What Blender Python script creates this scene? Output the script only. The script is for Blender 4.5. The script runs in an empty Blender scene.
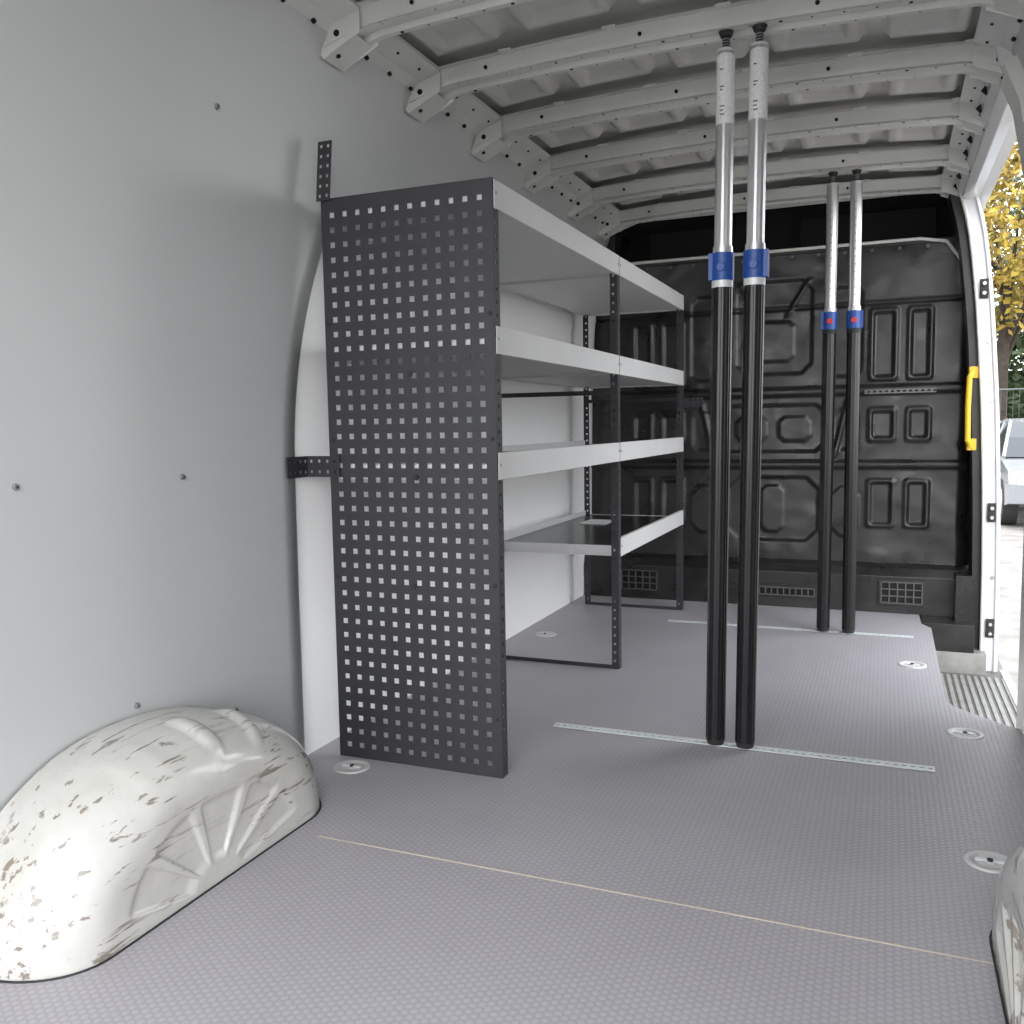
import bpy, math, random, bmesh
from mathutils import Vector, Matrix, noise
random.seed(4)
S=bpy.context.scene
C=S.collection
# ------------------------------------------------------------ materials
def mat(name,col,rough=.5,metal=0,var=0.0,vs=8,bump=0.0,bs=200,coat=0,spec=.5,rv=0,bd=.002):
    m=bpy.data.materials.new(name); m.use_nodes=True
    nt=m.node_tree; N=nt.nodes; L=nt.links
    b=N['Principled BSDF']
    b.inputs['Roughness'].default_value=rough; b.inputs['Metallic'].default_value=metal
    b.inputs['Coat Weight'].default_value=coat
    b.inputs['Specular IOR Level'].default_value=spec
    tc=N.new('ShaderNodeTexCoord')
    n=N.new('ShaderNodeTexNoise'); n.inputs['Scale'].default_value=vs; n.inputs['Detail'].default_value=5
    L.new(tc.outputs['Object'],n.inputs['Vector'])
    r=N.new('ShaderNodeValToRGB')
    c=Vector(col[:3])
    r.color_ramp.elements[0].position=.3; r.color_ramp.elements[1].position=.7
    r.color_ramp.elements[0].color=(*(c*(1-var)),1); r.color_ramp.elements[1].color=(*[min(1,v*(1+var)) for v in c],1)
    L.new(n.outputs['Fac'],r.inputs['Fac']); L.new(r.outputs['Color'],b.inputs['Base Color'])
    if rv:
        q=N.new('ShaderNodeMapRange'); L.new(n.outputs['Fac'],q.inputs[0]); q.inputs[1].default_value=.35; q.inputs[2].default_value=.65
        q.inputs[3].default_value=rough-rv; q.inputs[4].default_value=rough+rv; L.new(q.outputs[0],b.inputs['Roughness'])
    if bump:
        n2=N.new('ShaderNodeTexNoise'); n2.inputs['Scale'].default_value=bs
        L.new(tc.outputs['Object'],n2.inputs['Vector'])
        bp=N.new('ShaderNodeBump'); bp.inputs['Strength'].default_value=bump; bp.inputs['Distance'].default_value=bd
        L.new(n2.outputs['Fac'],bp.inputs['Height']); L.new(bp.outputs['Normal'],b.inputs['Normal'])
    return m
def math_n(nt,op,a,b=None,c=None):
    n=nt.nodes.new('ShaderNodeMath'); n.operation=op
    for i,v in enumerate((a,b,c)):
        if v is None: continue
        if isinstance(v,(int,float)): n.inputs[i].default_value=v
        else: nt.links.new(v,n.inputs[i])
    return n.outputs[0]

M={}
M['lining']=mat('grey_lining',(.50,.51,.505),.34,var=.015,vs=3,bump=.10,bs=500,spec=.6)
M['lit_lining']=mat('lit_lining',(.86,.86,.85),.5,var=.01,bump=.1,bs=400)  # lighter wall tone, side-door daylight put into the colour
M['paint']=mat('primer_grey_paint',(.64,.64,.61),.33,var=.06,vs=6)
M['roof']=mat('roof_skin_paint',(.56,.555,.53),.32,var=.08,vs=5)
M['black']=mat('black_powder_coat',(.026,.026,.031),.5,var=.1,vs=30,bump=.15,bs=900)
M['bulk']=mat('bulkhead_black',(.015,.014,.0135),.33,var=.35,vs=6,bump=.3,bs=10,rv=.09,bd=.004)
M['void']=mat('dark_void',(.006,.006,.006),.9)
M['shelf']=mat('shelf_grey_steel',(.62,.62,.615),.42,var=.02)
M['mat']=mat('shelf_mat',(.02,.02,.021),.22,var=.1)
M['alu']=mat('aluminium',(.66,.66,.67),.32,metal=.85,var=.04,vs=30)
M['zinc']=mat('zinc_rail',(.66,.69,.69),.4,metal=.15,var=.05)
M['dkzinc']=mat('dull_steel_strip',(.10,.10,.10),.4,metal=.4)
M['blackalu']=mat('black_anodised',(.010,.010,.011),.22,metal=.2)
M['blue']=mat('blue_plastic',(.013,.07,.30),.4)
M['red']=mat('red_plastic',(.6,.02,.02),.4)
M['label']=mat('paper_label',(.72,.72,.72),.5,var=.12,vs=150)
M['yellow']=mat('yellow_plastic',(.68,.43,.02),.4)
M['bodywhite']=mat('white_body_paint',(.66,.67,.68),.25,var=.03,coat=.5)
M['tan']=mat('plywood_edge',(.42,.32,.22),.7,var=.2,vs=60)
M['seam']=mat('seam_sealant',(.55,.48,.38),.6,var=.1)
M['disc']=mat('tie_down_cover',(.55,.54,.53),.45,metal=.1)
M['tread']=mat('step_metal',(.13,.125,.115),.5,metal=.3,var=.2,vs=20)
M['trib']=mat('step_rib_metal',(.27,.265,.25),.45,metal=.3,var=.15,vs=20)
M['rubber']=mat('rubber',(.02,.02,.02),.7)
M['asphalt']=mat('asphalt',(.22,.205,.185),.9,var=.3,vs=4,bump=.5,bs=60)
M['bark']=mat('bark',(.04,.03,.022),.9,var=.4)
M['leafy']=mat('yellow_leaves',(.27,.19,.022),.6,var=.45,vs=1.5)
M['leafg']=mat('green_leaves',(.035,.062,.016),.6,var=.5,vs=1.5)
M['fence']=mat('fence_steel',(.12,.13,.13),.5,metal=.5)
M['car']=mat('car_paint',(.22,.23,.245),.25,coat=.6)
M['glass']=mat('car_glass',(.02,.025,.03),.12)
M['scr']=mat('screw_head',(.35,.36,.36),.3,metal=.8)

def floor_mat():
    m=bpy.data.materials.new('phenolic_floor'); m.use_nodes=True
    nt=m.node_tree;N=nt.nodes;L=nt.links;b=N['Principled BSDF']
    tc=N.new('ShaderNodeTexCoord'); sp=N.new('ShaderNodeSeparateXYZ'); L.new(tc.outputs['Object'],sp.inputs[0])
    k=2*math.pi/.0128
    xs=math_n(nt,'MULTIPLY',sp.outputs['X'],k); ys=math_n(nt,'MULTIPLY',sp.outputs['Y'],k)
    a=math_n(nt,'COSINE',xs)
    y2=math_n(nt,'MULTIPLY',ys,.8660)
    x2=math_n(nt,'MULTIPLY',xs,.5)
    b1=math_n(nt,'COSINE',math_n(nt,'ADD',x2,y2)); c1=math_n(nt,'COSINE',math_n(nt,'SUBTRACT',x2,y2))
    h=math_n(nt,'ADD',math_n(nt,'ADD',a,b1),c1)
    h=math_n(nt,'MULTIPLY_ADD',h,.222,.333)
    ra=N.new('ShaderNodeValToRGB'); L.new(h,ra.inputs[0])
    ra.color_ramp.elements[0].position=.12; ra.color_ramp.elements[0].color=(.315,.300,.315,1)
    ra.color_ramp.elements[1].position=.45; ra.color_ramp.elements[1].color=(.375,.358,.375,1)
    n=N.new('ShaderNodeTexNoise'); n.inputs['Scale'].default_value=2.2; n.inputs['Detail'].default_value=6
    L.new(tc.outputs['Object'],n.inputs['Vector'])
    mr=N.new('ShaderNodeMapRange'); L.new(n.outputs['Fac'],mr.inputs[0]); mr.inputs[1].default_value=.3; mr.inputs[2].default_value=.7; mr.inputs[3].default_value=.95; mr.inputs[4].default_value=1.06
    mx=N.new('ShaderNodeVectorMath'); mx.operation='SCALE'; L.new(ra.outputs[0],mx.inputs[0]); L.new(mr.outputs[0],mx.inputs[3])
    L.new(mx.outputs[0],b.inputs['Base Color'])
    b.inputs['Roughness'].default_value=.42
    bp=N.new('ShaderNodeBump'); bp.inputs['Strength'].default_value=.35; bp.inputs['Distance'].default_value=.001
    L.new(h,bp.inputs['Height']); L.new(bp.outputs[0],b.inputs['Normal'])
    return m
M['floor']=floor_mat()
def arch_mat():
    m=bpy.data.materials.new('scuffed_white_paint'); m.use_nodes=True
    nt=m.node_tree;N=nt.nodes;L=nt.links;b=N['Principled BSDF']
    tc=N.new('ShaderNodeTexCoord')
    def lay(scale,rot,sc,lo,hi,det=6):
        mp=N.new('ShaderNodeMapping'); mp.inputs['Rotation'].default_value=rot; mp.inputs['Scale'].default_value=sc
        L.new(tc.outputs['Object'],mp.inputs[0])
        n=N.new('ShaderNodeTexNoise'); n.inputs['Scale'].default_value=scale; n.inputs['Detail'].default_value=det; n.inputs['Roughness'].default_value=.62
        L.new(mp.outputs[0],n.inputs['Vector'])
        r=N.new('ShaderNodeMapRange'); L.new(n.outputs['Fac'],r.inputs[0]); r.inputs[1].default_value=lo; r.inputs[2].default_value=hi
        return r.outputs[0]
    s1=lay(3.2,(0,.3,.35),(14,1,14),.595,.63)
    s2=lay(4.2,(.5,0,-.6),(12,1,12),.60,.635)
    s3=lay(10,(0,0,0),(1,1,1),.66,.70)
    cl=lay(3.2,(0,0,0),(1,1,1),.44,.54,2)
    s=math_n(nt,'MAXIMUM',math_n(nt,'MAXIMUM',s1,s2),s3)
    s=math_n(nt,'MULTIPLY',s,math_n(nt,'MULTIPLY_ADD',cl,.85,.15))
    d=lay(4,(0,0,0),(1,1,1),.42,.72)
    m0=N.new('ShaderNodeMix'); m0.data_type='RGBA'; L.new(d,m0.inputs[0])
    m0.inputs[6].default_value=(.57,.56,.53,1); m0.inputs[7].default_value=(.44,.425,.38,1)
    mx=N.new('ShaderNodeMix'); mx.data_type='RGBA'
    L.new(math_n(nt,'MULTIPLY',s,.78),mx.inputs[0])
    L.new(m0.outputs[2],mx.inputs[6]); mx.inputs[7].default_value=(.14,.10,.065,1)
    L.new(mx.outputs[2],b.inputs['Base Color'])
    b.inputs['Roughness'].default_value=.2; b.inputs['Coat Weight'].default_value=.5
    return m
M['arch']=arch_mat()

# ------------------------------------------------------------ mesh builder
class MB:
    def __init__(s): s.v=[];s.f=[];s.m=[];s.mats=[];s.sm=[]
    def mi(s,k):
        if k not in s.mats: s.mats.append(k)
        return s.mats.index(k)
    def add(s,vs,fs,k,smooth=False):
        o=len(s.v); s.v+= [tuple(v) for v in vs]; i=s.mi(k)
        for f in fs: s.f.append(tuple(o+j for j in f)); s.m.append(i); s.sm.append(smooth)
    def box(s,x0,x1,y0,y1,z0,z1,k,mtx=None):
        vs=[Vector((x,y,z)) for z in(z0,z1) for y in(y0,y1) for x in(x0,x1)]
        if mtx: vs=[mtx@v for v in vs]
        s.add(vs,[(0,2,3,1),(4,5,7,6),(0,1,5,4),(2,6,7,3),(0,4,6,2),(1,3,7,5)],k)
    def cyl(s,p0,p1,r0,r1,k,n=24,flute=0,nf=12,cap=True):
        p0=Vector(p0);p1=Vector(p1);d=(p1-p0).normalized()
        a=d.orthogonal().normalized(); b=d.cross(a)
        vs=[]
        for p,r in((p0,r0),(p1,r1)):
            for i in range(n):
                t=2*math.pi*i/n
                rr=r*(1-flute*(.5-.5*math.cos(nf*t))**4)
                vs.append(p+(a*math.cos(t)+b*math.sin(t))*rr)
        s.add(vs,[(i,(i+1)%n,n+(i+1)%n,n+i) for i in range(n)],k,True)
        if cap:
            s.add(vs[:n],[tuple(range(n))[::-1]],k); s.add(vs[n:],[tuple(range(n))],k)
    def tube(s,pts,r,k,n=10):
        for a,b in zip(pts[:-1],pts[1:]): s.cyl(a,b,r,r,k,n)
    def ring(s,prof,cx,cy,k,n=32):
        vs=[];m=len(prof)
        for i in range(n):
            t=2*math.pi*i/n
            for r,z in prof: vs.append((cx+r*math.cos(t),cy+r*math.sin(t),z))
        fs=[(i*m+j,((i+1)%n)*m+j,((i+1)%n)*m+j+1,i*m+j+1) for i in range(n) for j in range(m-1)]
        s.add(vs,fs,k,True)
    def extr(s,poly,axis,a0,a1,k,smooth=False):
        def P(p,a):
            return (a,p[0],p[1]) if axis=='X' else ((p[0],a,p[1]) if axis=='Y' else (p[0],p[1],a))
        n=len(poly); vs=[P(p,a0) for p in poly]+[P(p,a1) for p in poly]
        s.add(vs,[(i,(i+1)%n,n+(i+1)%n,n+i) for i in range(n)],k,smooth)
        s.add(vs[:n],[tuple(range(n))[::-1]],k); s.add(vs[n:],[tuple(range(n))],k)
    def grid(s,rows,k,smooth=True):
        nr=len(rows);nc=len(rows[0])
        s.add([p for r in rows for p in r],[(i*nc+j,i*nc+j+1,(i+1)*nc+j+1,(i+1)*nc+j) for i in range(nr-1) for j in range(nc-1)],k,smooth)
    def perf(s,us,vsn,fn,k,holes):
        nu=len(us);nv=len(vsn)
        s.add([fn(u,v) for v in vsn for u in us],[(j*nu+i,j*nu+i+1,(j+1)*nu+i+1,(j+1)*nu+i) for j in range(nv-1) for i in range(nu-1) if not holes(i,j)],k)
    def obj(s,name,parent=None,bevel=0,solid=0,off=0,recalc=True,auto=False):
        me=bpy.data.meshes.new(name); me.from_pydata(s.v,[],s.f)
        for k in s.mats: me.materials.append(M[k])
        me.polygons.foreach_set('material_index',s.m); me.polygons.foreach_set('use_smooth',s.sm)
        me.update()
        bm=bmesh.new(); bm.from_mesh(me)
        if auto: bmesh.ops.remove_doubles(bm,verts=bm.verts,dist=1e-5)
        if recalc: bmesh.ops.recalc_face_normals(bm,faces=bm.faces)
        bm.to_mesh(me); bm.free()
        o=bpy.data.objects.new(name,me); C.objects.link(o)
        if parent: o.parent=parent
        if solid:
            md=o.modifiers.new('s','SOLIDIFY'); md.thickness=solid; md.offset=off
        if bevel:
            md=o.modifiers.new('b','BEVEL'); md.width=bevel; md.segments=2; md.limit_method='ANGLE'
        return o
def empty(name):
    e=bpy.data.objects.new(name,None); C.objects.link(e); e.empty_display_size=.1; return e

# ------------------------------------------------------------ camera
dY=Vector((373,-92,898)).normalized()
dX=Vector((2175,50,-898)); dX=(dX-dY*dX.dot(dY)).normalized()
dZ=dX.cross(dY)
R=Vector((dX.x,dY.x,dZ.x)); D=Vector((dX.y,dY.y,dZ.y)); F=Vector((dX.z,dY.z,dZ.z))
cam=bpy.data.cameras.new('camera'); co=bpy.data.objects.new('camera',cam); C.objects.link(co)
mw=Matrix((( R.x,-D.x,-F.x,0),(R.y,-D.y,-F.y,0),(R.z,-D.z,-F.z,.88),(0,0,0,1)))
co.matrix_world=mw; cam.sensor_width=36; cam.lens=898/1024*36; cam.clip_start=.02; cam.clip_end=300
S.camera=co

YR,YB=.1,4.5
# ------------------------------------------------------------ floor
b=MB()
poly=[(-1.43,YR),(.43,YR),(.43,2.80),(.37,2.84),(.33,2.87),(.215,3.0),(.195,3.06),(.2,4.13),(.165,4.2),(.16,4.45),(-1.43,4.45)]
n=len(poly)
b.add([(x,y,0) for x,y in poly],[tuple(range(n))],'floor')
b.add([(x,y,0) for x,y in poly]+[(x,y,-.014) for x,y in poly],[(i,(i+1)%n,n+(i+1)%n,n+i) for i in range(n)],'tan')
b.add([(x,y,-.014) for x,y in poly],[tuple(range(n))[::-1]],'tan')
b.box(-1.12,.19,1.566,1.569,-.004,.0008,'seam')
b.box(-1.43,.16,YR,4.6,-.05,-.015,'paint'); b.box(.16,.43,YR,2.84,-.05,-.015,'paint')
floor=b.obj('floor')

# ------------------------------------------------------------ left wall
prof=[(-1.425,-.01),(-1.424,.5),(-1.420,.85),(-1.412,1.15),(-1.402,1.35),(-1.388,1.5),(-1.362,1.65),(-1.325,1.78),(-1.285,1.88),(-1.24,1.97)]
def profx(z,p=prof):
    z=max(p[0][1],min(z,p[-1][1]))
    for i,((x0,z0),(x1,z1)) in enumerate(zip(p[:-1],p[1:])):
        if z<=z1:
            return x0+(x1-x0)*(z-z0)/(z1-z0)
    return p[-1][0]
def profs(z):
    return sum(profx(z+d) for d in(-.09,-.06,-.03,0,.03,.06,.09))/7
wl=empty('wall_left')
ZC=1.455
def bz(z):
    z=min(z,ZC); return 1.95+ (0 if z<.8 else .42*(z-.8)**2)  # edge of the daylit area, cut into the grey lining's outline
b=MB()
zs=[-.01+i*(ZC+.01)/40 for i in range(41)]
zs2=[ZC+i*(1.96-ZC)/16 for i in range(17)]
b.grid([[(profs(z),YR+(bz(z)-YR)*t,z) for t in (0,.25,.5,.75,.97,1)] for z in zs+zs2[1:]],'lining')
y0=bz(ZC)
b.grid([[(profs(z),y0+(4.6-y0)*t/8,z) for t in range(9)] for z in zs2],'lining')
b.obj('lining_panel',wl,solid=.003,off=-1,auto=True,recalc=False)
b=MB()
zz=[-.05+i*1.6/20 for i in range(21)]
b.grid([[(profs(z)-.0045,y,z) for y in(YR,2,3,4.6)] for z in zz],'lit_lining')
b.obj('lit_wall_sheet',wl)  # pale sheet standing in for daylight on the wall behind the shelving
b=MB()
oz=[-.05+i*2.1/24 for i in range(25)]
b.extr([(profs(z)-.02,z) for z in oz]+[(profs(z)-.09,z) for z in oz[::-1]],'Y',YR,4.6,'bodywhite')
b.obj('outer_side',wl)
b=MB()
for y,z in[(1.65,1.59),(1.54,.781),(1.13,.787),(1.38,.315),(1.68,.215),(1.0,1.5),(.7,.78),(.8,.4)]:
    x=profs(z)+.003; b.cyl((x-.006,y,z),(x+.003,y,z),.007,.0055,'scr',14)
    b.cyl((x+.003,y,z),(x+.0035,y,z),.002,.002,'void',8)
b.obj('wall_screws',wl)

# ------------------------------------------------------------ right wall, cantrail, pillars
rz=[-.01+i*1.97/30 for i in range(31)]
rp=[(-1.0-profs(z),z) for z in rz]
wr=empty('wall_right')
outer=[(x+.09,z) for x,z in rp[:-1]]+[(.34,2.04)]
b=MB(); b.extr(rp+outer[::-1],'Y',YR,2.84,'lining'); b.obj('lining_panel',wr)
b=MB(); b.extr([(.262,1.84),(.278,1.80),(.31,1.79),(.345,1.80),(.385,1.80),(.37,1.95),(.33,2.04),(.2,1.97),(.25,1.9)],'Y',2.84,4.6,'bodywhite')
for i in range(9):
    y=2.95+i*.17
    b.cyl((.264,y,1.845),(.250,y,1.86),.009,.009,'void',12)
b.obj('door_header_rail',wr,bevel=.004)
b=MB(); b.extr([(.375,-.05),(.375,1.0),(.35,1.5),(.31,1.72),(.27,1.82),(.36,1.86),(.44,1.6),(.49,1.2),(.51,.5),(.51,-.5),(.41,-.5)],'Y',2.80,2.93,'paint')
b.obj('rear_door_jamb',wr,bevel=.006)

pl=empty('door_pillar')
b=MB()
pz=[-.5+i*2.38/30 for i in range(31)]
def pin(z):
    P=[(.405,-.5),(.40,.2),(.392,.55),(.375,.95),(.345,1.35),(.318,1.6),(.29,1.76),(.24,1.9)]
    tot=0
    for d in(-.08,-.04,0,.04,.08):
        q=max(-.5,min(1.9,z+d))
        for (x0,z0),(x1,z1) in zip(P[:-1],P[1:]):
            if q<=z1: tot+=x0+(x1-x0)*(q-z0)/(z1-z0); break
    return tot/5
inn2=[(pin(z),z) for z in pz]; ou2=[(x+.068,z) for x,z in inn2]
b.extr(inn2+ou2[::-1],'Y',4.30,4.62,'bodywhite'); b.obj('painted_post',pl,bevel=.006)
b=MB()
lo=[(x,z) for x,z in inn2 if z>-.22]
b.extr([(x-.035,z) for x,z in lo]+[(x-.002,z) for x,z in lo[::-1]],'Y',4.33,4.5,'bulk')
for (xa,za),(xb,zb) in zip(ou2[:-1],ou2[1:]): b.cyl((xa-.012,4.295,za),(xb-.012,4.295,zb),.006,.006,'bodywhite',8)
for (xa,za),(xb,zb) in zip(lo[:-1],lo[1:]): b.cyl((xa+.004,4.295,za),(xb+.004,4.295,zb),.008,.008,'paint',8)
b.obj('inner_trim',pl)
b=MB()
for z in (1.42,.48,-.02):
    c=pin(z)+.034
    b.box(c-.016,c+.016,4.285,4.305,z-.04,z+.04,'rubber'); b.cyl((c,4.285,z+.02),(c,4.27,z+.02),.007,.007,'alu',10); b.cyl((c,4.285,z-.02),(c,4.27,z-.02),.007,.007,'alu',10)
for z in (1.2,.95,.2): b.cyl((pin(z)+.04,4.302,z),(pin(z)+.04,4.292,z),.008,.008,'scr',10)
b.obj('door_latches',pl,bevel=.002)

b=MB()
hp=[(.345,4.36,1.075),(.335,4.28,1.075),(.325,4.262,1.05),(.322,4.258,.925),(.325,4.262,.79),(.335,4.28,.768),(.345,4.36,.768)]
b.tube(hp,.0115,'yellow',12)
for p in hp[1:-1]:
    b.cyl((p[0],p[1],p[2]-.006),(p[0],p[1],p[2]+.006),.0115,.0115,'yellow',12)
b.box(.325,.362,4.30,4.345,1.05,1.10,'yellow'); b.box(.325,.362,4.30,4.345,.745,.795,'yellow')
b.obj('grab_handle',bevel=.003)

b=MB()
b.box(.165,.50,2.95,4.6,-.24,-.21,'tread')
for i in range(12):
    b.box(.185+i*.026,.200+i*.026,3.0,4.18,-.212,-.205,'trib')
b.box(.150,.165,2.95,4.5,-.24,-.015,'paint'); b.box(.165,.50,2.9,2.95,-.24,-.05,'paint'); b.box(.165,.42,4.22,4.6,-.24,-.12,'trib')
b.box(.48,.51,2.9,4.3,-.5,-.2,'bodywhite')
b.obj('door_step',floor,bevel=.002)

# ------------------------------------------------------------ ceiling
ce=empty('ceiling')
ribsY=[.65,1.12,1.57,2.02,2.45,2.90,3.38,3.91,4.36]
def crown(x): return 1-((x+.5)/.78)**2
def sm(a,b_,x):
    t=max(0,min(1,(x-a)/(b_-a))); return t*t*(3-2*t)
def rrect(x,y,x0,x1,y0,y1,e,rad=.03):
    cx=(x0+x1)/2;cy=(y0+y1)/2;hx=(x1-x0)/2-rad;hy=(y1-y0)/2-rad
    qx=abs(x-cx)-hx;qy=abs(y-cy)-hy
    d=math.hypot(max(qx,0),max(qy,0))+min(max(qx,qy),0)-rad
    return 1-sm(-e,0,d)
def crect(x,y,x0,x1,y0,y1,e,c=.02):
    qx=abs(x-(x0+x1)/2)-(x1-x0)/2; qy=abs(y-(y0+y1)/2)-(y1-y0)/2
    d=max(qx,qy,(qx+qy+c)*.7071)
    return 1-sm(-e,0,d)
b=MB()
st=.009
cols=[-1.33+i*st for i in range(186)]
pan=[]
for a,c in zip(ribsY[:-1],ribsY[1:]):
    y0_=a+.075;y1_=c-.075
    for x0,x1 in((-1.20,-.97),(-.93,-.66),(-.62,-.38),(-.34,-.07),(-.03,.20)):
        pan.append((x0,x1,y0_,y1_))
rows=[];ny=int((4.75-YR)/st)
for j in range(ny+1):
    y=YR+j*st; r=[]
    loc=[p for p in pan if p[2]-.02<y<p[3]+.02]
    for x in cols:
        z=1.930+.040*crown(x) 
        for p in loc:
            if p[0]-.01<x<p[1]+.01:
                z-=.026*rrect(x,y,*p,.024,.03)
                z+=.021*rrect(x,y,p[0]+.045,p[1]-.045,p[2]+.045,p[3]-.045,.02,.02)
        r.append((x,y,z))
    rows.append(r)
b.grid(rows,'roof'); b.obj('roof_skin',ce,recalc=False)
b=MB(); b.box(-1.36,.36,YR,4.8,2.0,2.03,'bodywhite'); b.obj('outer_roof',ce)
for q,y in enumerate(ribsY):
    b=MB()
    xs=[-1.30,-1.27,-1.24,-1.18]+[-1.1+i*.1 for i in range(13)]+[.18,.24,.27,.30]
    prf=[(-.060,.046),(-.058,.052),(-.036,.052),(-.028,.010),(-.040,0),(-.022,0),(-.015,.012),(.015,.012),(.022,0),(.040,0),(.028,.010),(.036,.052),(.058,.052),(.060,.046)]
    rows=[]
    for x in xs:
        zb=1.846+.026*crown(x)
        if x<-1.2: zb-=(-1.2-x)*.25
        if x>.2: zb-=(x-.2)*.25
        w=1+ (max(0,-1.18-x)+max(0,x-.18))*3
        rows.append([(x,y+p*w,zb+h) for p,h in prf])
    b.grid(rows,'paint',False)
    for i in range(20):
        x=-1.21+i*.074; zb=1.846+.026*crown(x)
        for s_ in(-1,1):
            r_=.0048 if i%4==1 else .0026
            b.cyl((x+s_*.012,y+s_*.031,zb+.004),(x+s_*.012,y+s_*.031,zb-.0006),r_,r_,'void',10)
        if i%6==2: b.cyl((x,y-.030,zb+.030),(x,y-.0342,zb+.030),.0055,.0055,'void',12)
        if i%4==3:
            for s_ in(-1,1): b.box(x-.018,x+.018,y+s_*.062-.010,y+s_*.062+.010,zb+.046,zb+.051,'paint')
    for sx in(-1,1):
        def X(v): return v if sx<0 else -1-v
        g=[(X(-1.20),1.84),(X(-1.305),1.795),(X(-1.315),1.805),(X(-1.27),1.90),(X(-1.20),1.91)]
        b.extr(g,'Y',y-.046,y-.042,'paint'); b.extr(g,'Y',y+.042,y+.046,'paint')
        b.cyl((X(-1.265),y-.043,1.848),(X(-1.265),y-.048,1.848),.008,.008,'void',14)
        b.extr([(X(-1.215),1.839),(X(-1.305),1.793),(X(-1.31),1.798),(X(-1.22),1.845)],'Y',y-.045,y+.045,'paint')
        b.cyl((X(-1.282),y-.02,1.813),(X(-1.277),y-.02,1.803),.006,.006,'void',12)
    b.obj('roof_rib',ce)
b=MB()
for sx in(-1,1):
    def X(v): return v if sx<0 else -1-v
    b.extr([(X(-1.325),1.835),(X(-1.265),1.875),(X(-1.20),1.895),(X(-1.20),1.905),(X(-1.27),1.89),(X(-1.34),1.85)],'Y',YR,4.6,'paint')
    y=.3
    while y<4.4:
        b.cyl((X(-1.235),y,1.892),(X(-1.231),y,1.882),.004,.004,'void',10); b.cyl((X(-1.29),y+.05,1.860),(X(-1.285),y+.05,1.853),.006,.006,'void',10); y+=.12
b.obj('side_rail',ce)

# ------------------------------------------------------------ bulkhead (front wall)
wf=empty('wall_front')
rings=[]
for x0,x1 in((-.065,.04),(.095,.185)):
    for z0,z1 in((1.07,1.38),(.79,.93),(.39,.60)):
        rings.append((x0,x1,z0,z1)); rings.append((-1-x1,-1-x0,z0,z1))
cen=[(-.68,-.32,1.10,1.55,.05,.014),(-.60,-.40,1.16,1.36,.03,-.010),(-.74,-.26,.73,.965,.04,.012),(-.68,-.52,.78,.91,.03,-.010),(-.48,-.32,.78,.91,.03,-.010),
     (-.72,-.28,.30,.62,.06,.014),(-.56,-.44,.34,.58,.03,-.010),(-.25,-.10,1.08,1.50,.03,.012),(-.90,-.75,1.08,1.50,.03,.012),
     (-.24,-.10,.33,.58,.05,-.010),(-.90,-.76,.33,.58,.05,-.010),(-.23,-.11,.74,.94,.03,.010),(-.89,-.77,.74,.94,.03,.010)]
def disp(x,z):
    d=0
    d-= .022*(1-sm(.010,.024,abs(z-1.02)))
    d-= .020*(1-sm(.010,.022,abs(z-.675)))
    d+= .012*(1-sm(.003,.012,abs(z-1.415)))
    for r in rings:
        if r[0]-.03<x<r[1]+.03 and r[2]-.03<z<r[3]+.03:
            d-=.010*crect(x,z,r[0]-.013,r[1]+.013,r[2]-.013,r[3]+.013,.010,.012); d+=.020*crect(x,z,r[0]+.006,r[1]-.006,r[2]+.006,r[3]-.006,.009,.010)
    for r in cen:
        if r[0]<x<r[1] and r[2]<z<r[3]:
            d+=r[5]*crect(x,z,*r[:4],.014,r[4])
    # slanted stiffening ribs
    for s_ in(-1,1):
        u=abs(x+.5)
        d-=.009*(1-sm(.005,.016,abs((u-.27)-(z-.66)*.22)))*sm(.69,.72,z)*(1-sm(.97,.99,z))
        d-=.007*(1-sm(.005,.016,abs((u-.05)-(z-1.36)*.6)))*sm(1.36,1.40,z)*(1-sm(1.52,1.55,z))
    d+= .007*noise.noise(Vector((x*4,z*4,0)))+.002*noise.noise(Vector((x*14,z*14,3)))
    d+=.05*sm(.80,.90,abs(x+.5))
    return d
b=MB()
nx,nz=260,215
xa=-1.435; xw=.345+1.435
b.grid([[( xa+i*xw/nx, YB+disp(xa+i*xw/nx,.16+j*1.52/nz), .16+j*1.52/nz) for i in range(nx+1)] for j in range(nz+1)],'bulk')
b.obj('pressed_panel',wf,recalc=False)
b=MB(); b.box(-1.44,.38,4.60,4.62,-.1,1.66,'void'); b.obj('backing_panel',wf)
b=MB()
pts=[(-1.37,1.58),(-1.31,1.655),(-1.2,1.68),(.13,1.68),(.235,1.66),(.29,1.58)]
for (xa_,za),(xb,zb) in zip(pts[:-1],pts[1:]): b.cyl((xa_,4.48,za),(xb,4.48,zb),.008,.008,'paint',8)
b.box(-1.33,.26,4.49,4.62,1.66,1.677,'bulk')
for i in range(13): 
    x=-1.22+i*.115; b.cyl((x,4.478,1.645),(x,4.468,1.645),.008,.008,'dkzinc',10)
b.box(-1.36,.36,4.78,4.8,1.6,2.0,'void'); b.box(-1.40,-1.28,4.5,4.8,1.6,1.95,'bulk'); b.box(.28,.38,4.6,4.8,1.6,1.95,'bulk')
b.box(-1.3,.3,4.45,4.5,1.88,1.95,'paint')
b.box(-1.15,-.6,4.70,4.78,1.68,1.86,'void'); b.box(-.4,.2,4.70,4.78,1.68,1.86,'void')
b.obj('upper_frame',wf,bevel=.003)
b=MB()
b.extr([(4.52,-.03),(4.40,-.03),(4.40,.05),(4.395,.17),(4.43,.205),(4.52,.22)],'X',-1.42,.372,'bulk')
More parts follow.
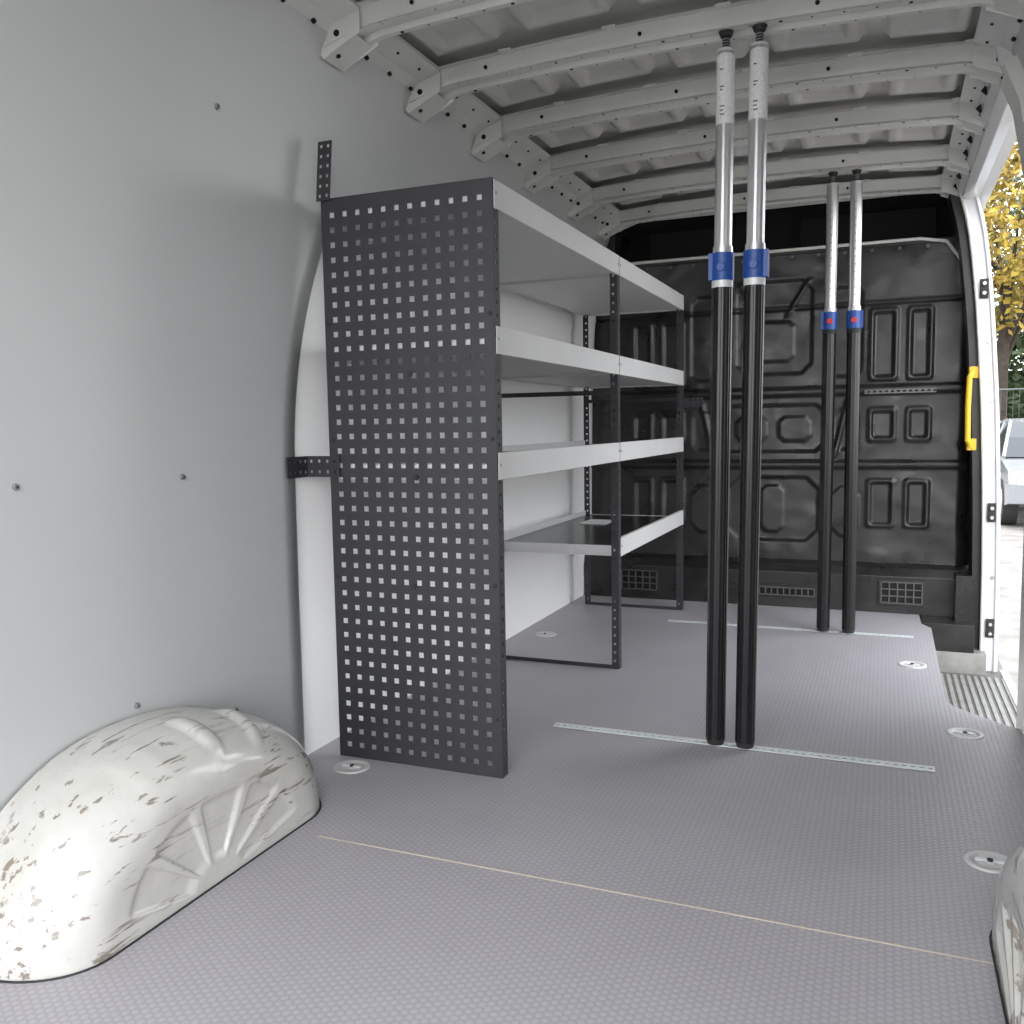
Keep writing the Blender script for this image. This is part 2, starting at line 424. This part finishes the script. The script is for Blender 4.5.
def grille(x0,x1,z0,z1,nxx,nzz):
    y=4.385
    b.box(x0-.012,x1+.012,y,4.41,z0-.012,z1+.012,'bulk')
    b.box(x0,x1,y-.002,y+.002,z0,z1,'void')
    dx=(x1-x0)/nxx;dz=(z1-z0)/nzz
    for i in range(nxx+1): b.box(x0+i*dx-.003,x0+i*dx+.003,y-.007,y,z0,z1,'dkzinc')
    for j in range(nzz+1): b.box(x0,x1,y-.007,y,z0+j*dz-.003,z0+j*dz+.003,'dkzinc')
grille(0,.17,.05,.145,5,3); grille(-1.22,-1.04,.05,.145,5,3); grille(-.54,-.29,.06,.095,9,1)
b.box(.17,.372,4.23,4.42,-.12,.0,'bulk')
b.box(.30,.372,4.31,4.42,-.12,.2,'bulk')
b.obj('base_plinth',wf,bevel=.002)
b=MB()
b.perf([-.09+.0125*i for i in range(25)],[1.0,1.006,1.014,1.02],lambda u,v:(u,4.462,v),'dkzinc',lambda i,j:j==1 and i%2==1)
b.obj('slotted_strip',wf,solid=.003)

# ------------------------------------------------------------ wheel arches
def wheel_arch(mirror):
    b=MB()
    yc=1.325;H=.30
    def A_(c): return .447 if c>0 else .447-.065*(sm(0,1,-c*1.6))
    pr=[(-1.418,1.0),(-1.40,1.0),(-1.37,1.0),(-1.345,.998)]
    for i in range(1,13):
        t=i/12*math.pi/2; pr.append((-1.345+.160*math.sin(t),.68+.318*math.cos(t)))
    n0=len(pr); XF=-1.185
    for i in range(1,37): pr.append((XF,.68*(1-i/36)+.0005))
    nt=160; rows=[]
    for q,(x,k) in enumerate(pr):
        row=[]
        for i in range(nt+1):
            th=math.pi*i/nt
            kk=k; xx=x
            if 2<=q<n0:
                u=(q-2)/(n0-2)
                for c_,A,w_ in((1.12,.030,.05),(1.45,.030,.05),(1.85,.010,.14)):
                    env=sm(.08,.2,u)*(1-sm(.55,.72,u))
                    kk+=A*env*(1-sm(w_*.45,w_*1.25,abs(th-c_)))
            if q>=n0:
                for lo_,hi in((.20,.62),(.70,1.14),(1.22,1.72),(1.80,2.35),(2.43,2.95)):
                    m=sm(lo_,lo_+.05,th)*(1-sm(hi-.05,hi,th))*sm(.16,.22,k)*(1-sm(.55,.60,k))
                    xx-=.007*m
            z=H*kk*max(0,math.sin(th))**.85
            y=yc+A_(math.cos(th))*kk*math.cos(th)
            row.append((xx if not mirror else -1-xx,y,z-.002))
        rows.append(row)
    b.grid(rows,'arch')
    foot=[(-1.41,1.0)]+[(x+.002 if q>4 else x,k) for q,(x,k) in enumerate(pr[:n0])]
    path=[(x,yc+.449*k) for x,k in foot]+[(x,yc-.384*k) for x,k in foot[::-1]]
    for A,B in zip(path[:-1],path[1:]):
        f=(lambda v:v) if not mirror else (lambda v:-1-v)
        b.cyl((f(A[0]),A[1],.001),(f(B[0]),B[1],.001),.002,.002,'rubber',6)
    return b.obj('wheel_arch',recalc=True)
wheel_arch(False); wheel_arch(True)

# ------------------------------------------------------------ shelving
sh=empty('shelving_unit')
X0,X1=-1.345,-.868; Y0,Y1,Y2=2.0,3.09,4.18; HT=1.465
b=MB()
pit=.0375;hs=.0070
us=[X0]
for i in range(12):
    c=X0+.031+i*pit; us+=[c-hs,c+hs]
us.append(X1)
vs=[.0]
for j in range(38):
    c=.035+j*pit; vs+=[c-hs,c+hs]
vs.append(HT)
b.perf(us,vs,lambda u,v:(u,Y0,v),'black',lambda i,j:i%2==1 and j%2==1)
b.obj('perforated_end_panel',sh,solid=.0015)
b=MB()
vv=[0]
for j in range(46):
    c=.03+j*.031
    vv+=[c-.004,c+.004]
vv.append(HT)
for xx in(X1,X0):
    b.perf([Y0,Y0+.012,Y0+.020,Y0+.034],vv,lambda u,v,xx=xx:(xx,u,v),'black',lambda i,j:i==1 and j%2==1)
for z in(.005,HT-.003):
    b.add([(X0,Y0,z),(X1,Y0,z),(X1,Y0+.03,z),(X0,Y0+.03,z)],[(0,1,2,3)],'black')
b.obj('end_panel_flanges',sh,solid=.002)
b=MB()
for z in(.49,.85,1.15,.15):
    for x in(X0+.011,X1-.011): b.cyl((x,Y0,z),(x,Y0-.004,z),.006,.005,'rubber',12)
for z,x in((1.016,-1.10),(.4755,-1.105),(.755,-1.09)): b.cyl((x,Y0,z),(x,Y0-.005,z),.008,.007,'rubber',12)
b.obj('panel_bolts',sh)
for y in(Y1,Y2):
    b=MB()
    for xx,dx in((X1,-1),(X0,1)):
        b.perf([y-.015,y-.004,y+.004,y+.015],vv,lambda u,v:(xx,u,v),'black',lambda i,j:i==1 and j%2==1)
        b.perf([0,.011,.019,.026],vv,lambda u,v:(xx+dx*u,y-.015,v),'black',lambda i,j:i==1 and j%2==1)
    b.box(X0,X1,y-.013,y+.013,0,.004,'black'); b.box(X0,X1,y-.015,y-.012,0,.013,'black')
    b.box(X0,X1,y-.008,y-.004,.985,1.000,'black')
    b.box(X0,X1,y-.015,y-.012,HT-.03,HT,'black')
    b.obj('upright_frame',sh,solid=.002)
def shelf(y0,y1,zt,matt=False,lip=.066):
    b=MB(); zb=zt-lip
    xf=X1+.004; t=.002; zf=zb+.006
    b.box(X0+.004,xf-t,y0+.004,y1-.004,zf,zf+.003,'shelf')
    b.box(xf-t,xf,y0+.002,y1-.002,zb,zt,'shelf')
    b.box(xf-.014,xf-t,y0+.002,y1-.002,zt-.002,zt,'shelf')
    b.box(xf-.014,xf-t,y0+.002,y1-.002,zb,zb+.002,'shelf')
    b.box(X0+.004,X0+.006,y0+.004,y1-.004,zb,zt-.01,'shelf')
    for y in(y0+.004,y1-.006): b.box(X0+.004,xf-t,y,y+.002,zb,zt-.028,'shelf')
    if matt: b.box(X0+.010,xf-.018,y0+.008,y1-.012,zf+.003,zf+.007 if zt>.6 else zt-.030,'mat')
    b.cyl((xf,y0+.012,zt-.03),(xf+.002,y0+.012,zt-.03),.004,.004,'scr',10)
    b.cyl((xf,y1-.012,zt-.03),(xf+.002,y1-.012,zt-.03),.004,.004,'scr',10)
    b.obj('shelf_tray',sh,bevel=.001)
for zt,m_ in((1.462,0),(1.12,0),(.816,1)):
    shelf(Y0+.002,Y1-.002,zt,m_); shelf(Y1+.002,Y2,zt,m_)
shelf(Y1+.002,Y2,.475,1)
b=MB(); b.box(-1.24,-1.12,3.75,3.93,.446,.4485,'label'); b.obj('paper_leaflet',sh)
def bracket(parts,name='mounting_bracket'):
    b=MB()
    for fn,U,V in parts:
        nu=max(1,round(U/.024)); nv=max(1,round(V/.024)); uu=[0];vv_=[0]
        for i in range(nu): c=(i+.5)*U/nu; uu+=[c-.004,c+.004]
        for i in range(nv): c=(i+.5)*V/nv; vv_+=[c-.004,c+.004]
        uu.append(U);vv_.append(V)
        b.perf(uu,vv_,fn,'black',lambda i,j:i%2==1 and j%2==1)
    return b.obj(name,sh,solid=.003)
bracket([(lambda u,v:(-1.412,1.905+u,.755+v),.09,.055),(lambda u,v:(-1.412+u,1.993,.755+v),.10,.055)])
bracket([(lambda u,v:(-1.352+.012*(v/.145)+u,1.990,1.458+v),.040,.145)])
bracket([(lambda u,v:(X1+.005,4.17+u,.955+v),.10,.045),(lambda u,v:(X1+.005+u,4.27,.955+v),.07,.045)])

# ------------------------------------------------------------ anchor rails
def rail(x0,x1,y):
    b=MB(); n=int((x1-x0)/.02)
    us=[x0]
    for i in range(n):
        c=x0+(i+.5)*(x1-x0)/n; us+=[c-.005,c+.005]
    us.append(x1)
    b.perf(us,[y-.017,y-.004,y+.004,y+.017],lambda u,v:(u,v,.003),'zinc',lambda i,j:j==1 and i%2==1)
    b.box(x0,x1,y-.005,y+.005,.0004,.0010,'rubber')
    b.obj('anchor_rail',solid=.002,off=0)
rail(-.881,.135,2.423); rail(-.878,.124,3.917)

# ------------------------------------------------------------ load bars
def bar(x,y,top,red=False,dx=0,side=1):
    b=MB()
    def P(z): return (x+dx*z/top,y,z)
    b.cyl(P(.0045),P(.02),.022,.0262,'rubber')
    b.cyl(P(.02),P(1.235),.0265,.0265,'blackalu',96,flute=.05,nf=12)
    b.cyl(P(1.230),P(1.248),.0275,.0275,'zinc' if not red else 'rubber')
    b.cyl(P(1.248),P(1.318),.0295,.0295,'blue',32)
    b.cyl(P(1.318),P(1.335),.026,.025,'alu')
    c=P(1.29)
    b.box(c[0]+side*.018,c[0]+side*.034,y-.018,y+.018,1.25,1.318,'blue')
    b.cyl((c[0],y-.028,1.28),(c[0],y-.034,1.28),.012,.010,'red' if red else 'blue',16)
    b.cyl(P(1.33),P(top-.052),.0225,.0225,'alu',48,flute=.05,nf=8)
    b.cyl(P(top-.052),P(top-.045),.024,.022,'zinc')
    if not red:
        b.cyl(P(top-.23),P(top-.06),.0232,.0232,'label',32)
        for i,(h,w_) in enumerate(((.21,.012),(.200,.009),(.19,.012),(.15,.007),(.142,.011),(.10,.008))):
            b.box(P(1.7)[0]-.010,P(1.7)[0]-.010+w_,y-.0236,y-.0228,top-h,top-h+.003,'dkzinc')
    else:
        for i in range(13): z=1.38+i*.03; b.cyl((P(z)[0],y-.020,z),(P(z)[0],y-.0232,z),.0022,.0022,'dkzinc',8)
    b.cyl(P(top-.046),P(top-.012),.0085,.0085,'rubber',16)
    for i in range(4): z=top-.043+i*.007; b.cyl(P(z),P(z+.003),.010,.010,'scr',16)
    b.cyl(P(top-.014),P(top-.002),.014,.019,'rubber')
    b.obj('telescopic_load_bar')
bar(-.412,2.423,1.870,dx=.018,side=-1); bar(-.333,2.423,1.870,dx=.022)
bar(-.222,3.915,1.868,True,dx=.01,side=-1); bar(-.122,3.915,1.866,True,dx=-.002,side=1)

# ------------------------------------------------------------ tie-down points
for x,y in((.212,1.943),(.226,2.742),(.109,3.474),(-1.268,1.936),(-1.31,3.50)):
    b=MB()
    b.ring([(.048,-.002),(.048,.002),(.045,.0035),(.032,.003),(.029,-.001),(.012,-.001),(.012,.003),(.001,.003)],x,y,'disc')
    b.ring([(.029,.0005),(.0135,.0005)],x,y,'disc')
    b.box(x-.026,x+.026,y-.004,y+.004,.001,.005,'zinc')
    b.cyl((x,y,.002),(x,y,.0062),.007,.006,'rubber',12)
    b.obj('tie_down_ring')

# ------------------------------------------------------------ outside
b=MB(); b.add([(-60,-30,-.6),(60,-30,-.6),(60,90,-.6),(-60,90,-.6)],[(0,1,2,3)],'asphalt'); b.obj('ground')
def foliage(b,c,r,n,k,size,seed):
    rnd=random.Random(seed)
    vs=[];fs=[]
    for i in range(n):
        while True:
            p=Vector((rnd.uniform(-1,1),rnd.uniform(-1,1),rnd.uniform(-1,1)))
            if .35<p.length<1: break
        q=Vector((p.x*r[0],p.y*r[1],p.z*r[2]))+Vector(c)
        q+=Vector((noise.noise(q*1.3),noise.noise(q*1.3+Vector((9,0,0))),noise.noise(q*1.3+Vector((0,9,0)))))*.5
        u=Vector((rnd.gauss(0,1),rnd.gauss(0,1),rnd.gauss(0,1))).normalized(); w=u.orthogonal().normalized()
        s_=size*rnd.uniform(.6,1.3); o=len(vs)
        vs+=[q-u*s_,q-w*s_*.55,q+u*s_,q+w*s_*.55]; fs.append((o,o+1,o+2,o+3))
    b.add(vs,fs,k)
def tree(x,y,h,k,seed):
    b=MB(); b.cyl((x,y,-.6),(x+.1,y,h*.55),.17,.10,'bark',10)
    rnd=random.Random(seed)
    for i in range(6):
        a=rnd.uniform(0,6.28); b.cyl((x+.1,y,h*(.3+.05*i)),(x+1.4*math.cos(a),y+1.4*math.sin(a),h*(.6+.05*i)),.06,.02,'bark',6)
    foliage(b,(x,y,h*.75),(2.3,2.3,h*.37),6500,k,.10,seed)
    b.obj('tree',recalc=False)
tree(2.3,22.6,7.0,'leafy',1); tree(7.2,22.6,7,'leafy',2); tree(-2.6,22.6,6.6,'leafy',3); tree(4.6,34,9,'leafg',5); tree(12,22.6,6.5,'leafy',7)
b=MB(); foliage(b,(4.5,28.5,1.4),(11,1.2,3.0),34000,'leafg',.12,11); b.box(-6,15,28.8,29.2,-.6,2.2,'leafg'); b.obj('hedge',recalc=False)
b=MB()
for i in range(13): b.cyl((-4+i*1.3,19.5,-.6),(-4+i*1.3,19.5,1.45),.03,.03,'fence',8)
for z in(1.42,-.35,.5): b.cyl((-4,19.5,z),(11.6,19.5,z),.018,.018,'fence',6)
for i in range(150): 
    x=-4+i*.104; b.cyl((x,19.5,-.4),(x,19.5,1.4),.004,.004,'fence',4,cap=False)
b.obj('fence')
def car(cx,cy):
    b=MB(); z=-.6; w=.88
    side=[(-2.1,.35),(-2.12,.62),(-2.0,.78),(-1.2,.90),(-.95,.93),(.9,.95),(1.75,.95),(2.05,.85),(2.12,.55),(2.08,.30),(1.7,.28),(1.62,.5),(1.35,.62),(1.05,.5),(.98,.28),(-.98,.26),(-1.05,.5),(-1.35,.62),(-1.62,.5),(-1.7,.3)]
    b.extr([(cy+y,z+h) for y,h in side],'X',cx-w,cx+w,'car')
    rows=[]
    for h,ya,yb,ww in((.93,-1.1,1.75,.84),(1.2,-.65,1.5,.76),(1.42,-.2,1.2,.66),(1.47,.1,1.0,.6)):
        rows.append([(cx-ww,cy+ya,z+h),(cx+ww,cy+ya,z+h),(cx+ww,cy+yb,z+h),(cx-ww,cy+yb,z+h),(cx-ww,cy+ya,z+h)])
    b.grid(rows[:3],'glass',False); b.grid(rows[2:],'car',False); b.add(rows[3][:4],[(0,1,2,3)],'car')
    for s_ in(-1,1):
        for ya,yb in((-1.1,-.2),(.45,.42),(1.75,1.2)):
            b.cyl((cx+s_*.84,cy+ya,z+.93),(cx+s_*.665,cy+yb,z+1.42),.03,.03,'car',8)
        for yy in(-1.35,1.35):
            b.cyl((cx+s_*.70,cy+yy,z+.32),(cx+s_*.89,cy+yy,z+.32),.32,.32,'rubber',28); b.cyl((cx+s_*.89,cy+yy,z+.32),(cx+s_*.90,cy+yy,z+.32),.2,.18,'alu',16)
        b.box(cx+s_*.6-.18,cx+s_*.6+.18,cy-2.13,cy-2.0,z+.6,z+.74,'label'); b.box(cx+s_*.98-.1,cx+s_*.98+.1,cy-.85,cy-.75,z+.95,z+1.08,'car')
    b.box(cx-.4,cx+.4,cy-2.13,cy-2.09,z+.35,z+.55,'rubber')
    b.obj('parked_car',bevel=.03)
car(2.4,15.5)

# ------------------------------------------------------------ light
w=bpy.data.worlds.new('overcast'); S.world=w; w.use_nodes=True
nt=w.node_tree; bg=nt.nodes['Background']
tc=nt.nodes.new('ShaderNodeTexCoord'); sp=nt.nodes.new('ShaderNodeSeparateXYZ'); nt.links.new(tc.outputs['Generated'],sp.inputs[0])
cr=nt.nodes.new('ShaderNodeValToRGB'); nt.links.new(sp.outputs['Z'],cr.inputs[0])
cr.color_ramp.elements[0].color=(.97,.98,1,1); cr.color_ramp.elements[1].color=(.86,.91,1,1)
nt.links.new(cr.outputs[0],bg.inputs['Color']); bg.inputs['Strength'].default_value=4.8
sl=bpy.data.lights.new('soft_sun','SUN'); so=bpy.data.objects.new('soft_sun',sl); C.objects.link(so)
sl.energy=1.4; sl.angle=math.radians(80); sl.color=(1,.98,.95)
so.rotation_euler=Vector((-.25,.9,-.40)).to_track_quat('-Z','Y').to_euler()
S.view_settings.view_transform='Standard'; S.view_settings.look='None'; S.view_settings.exposure=0
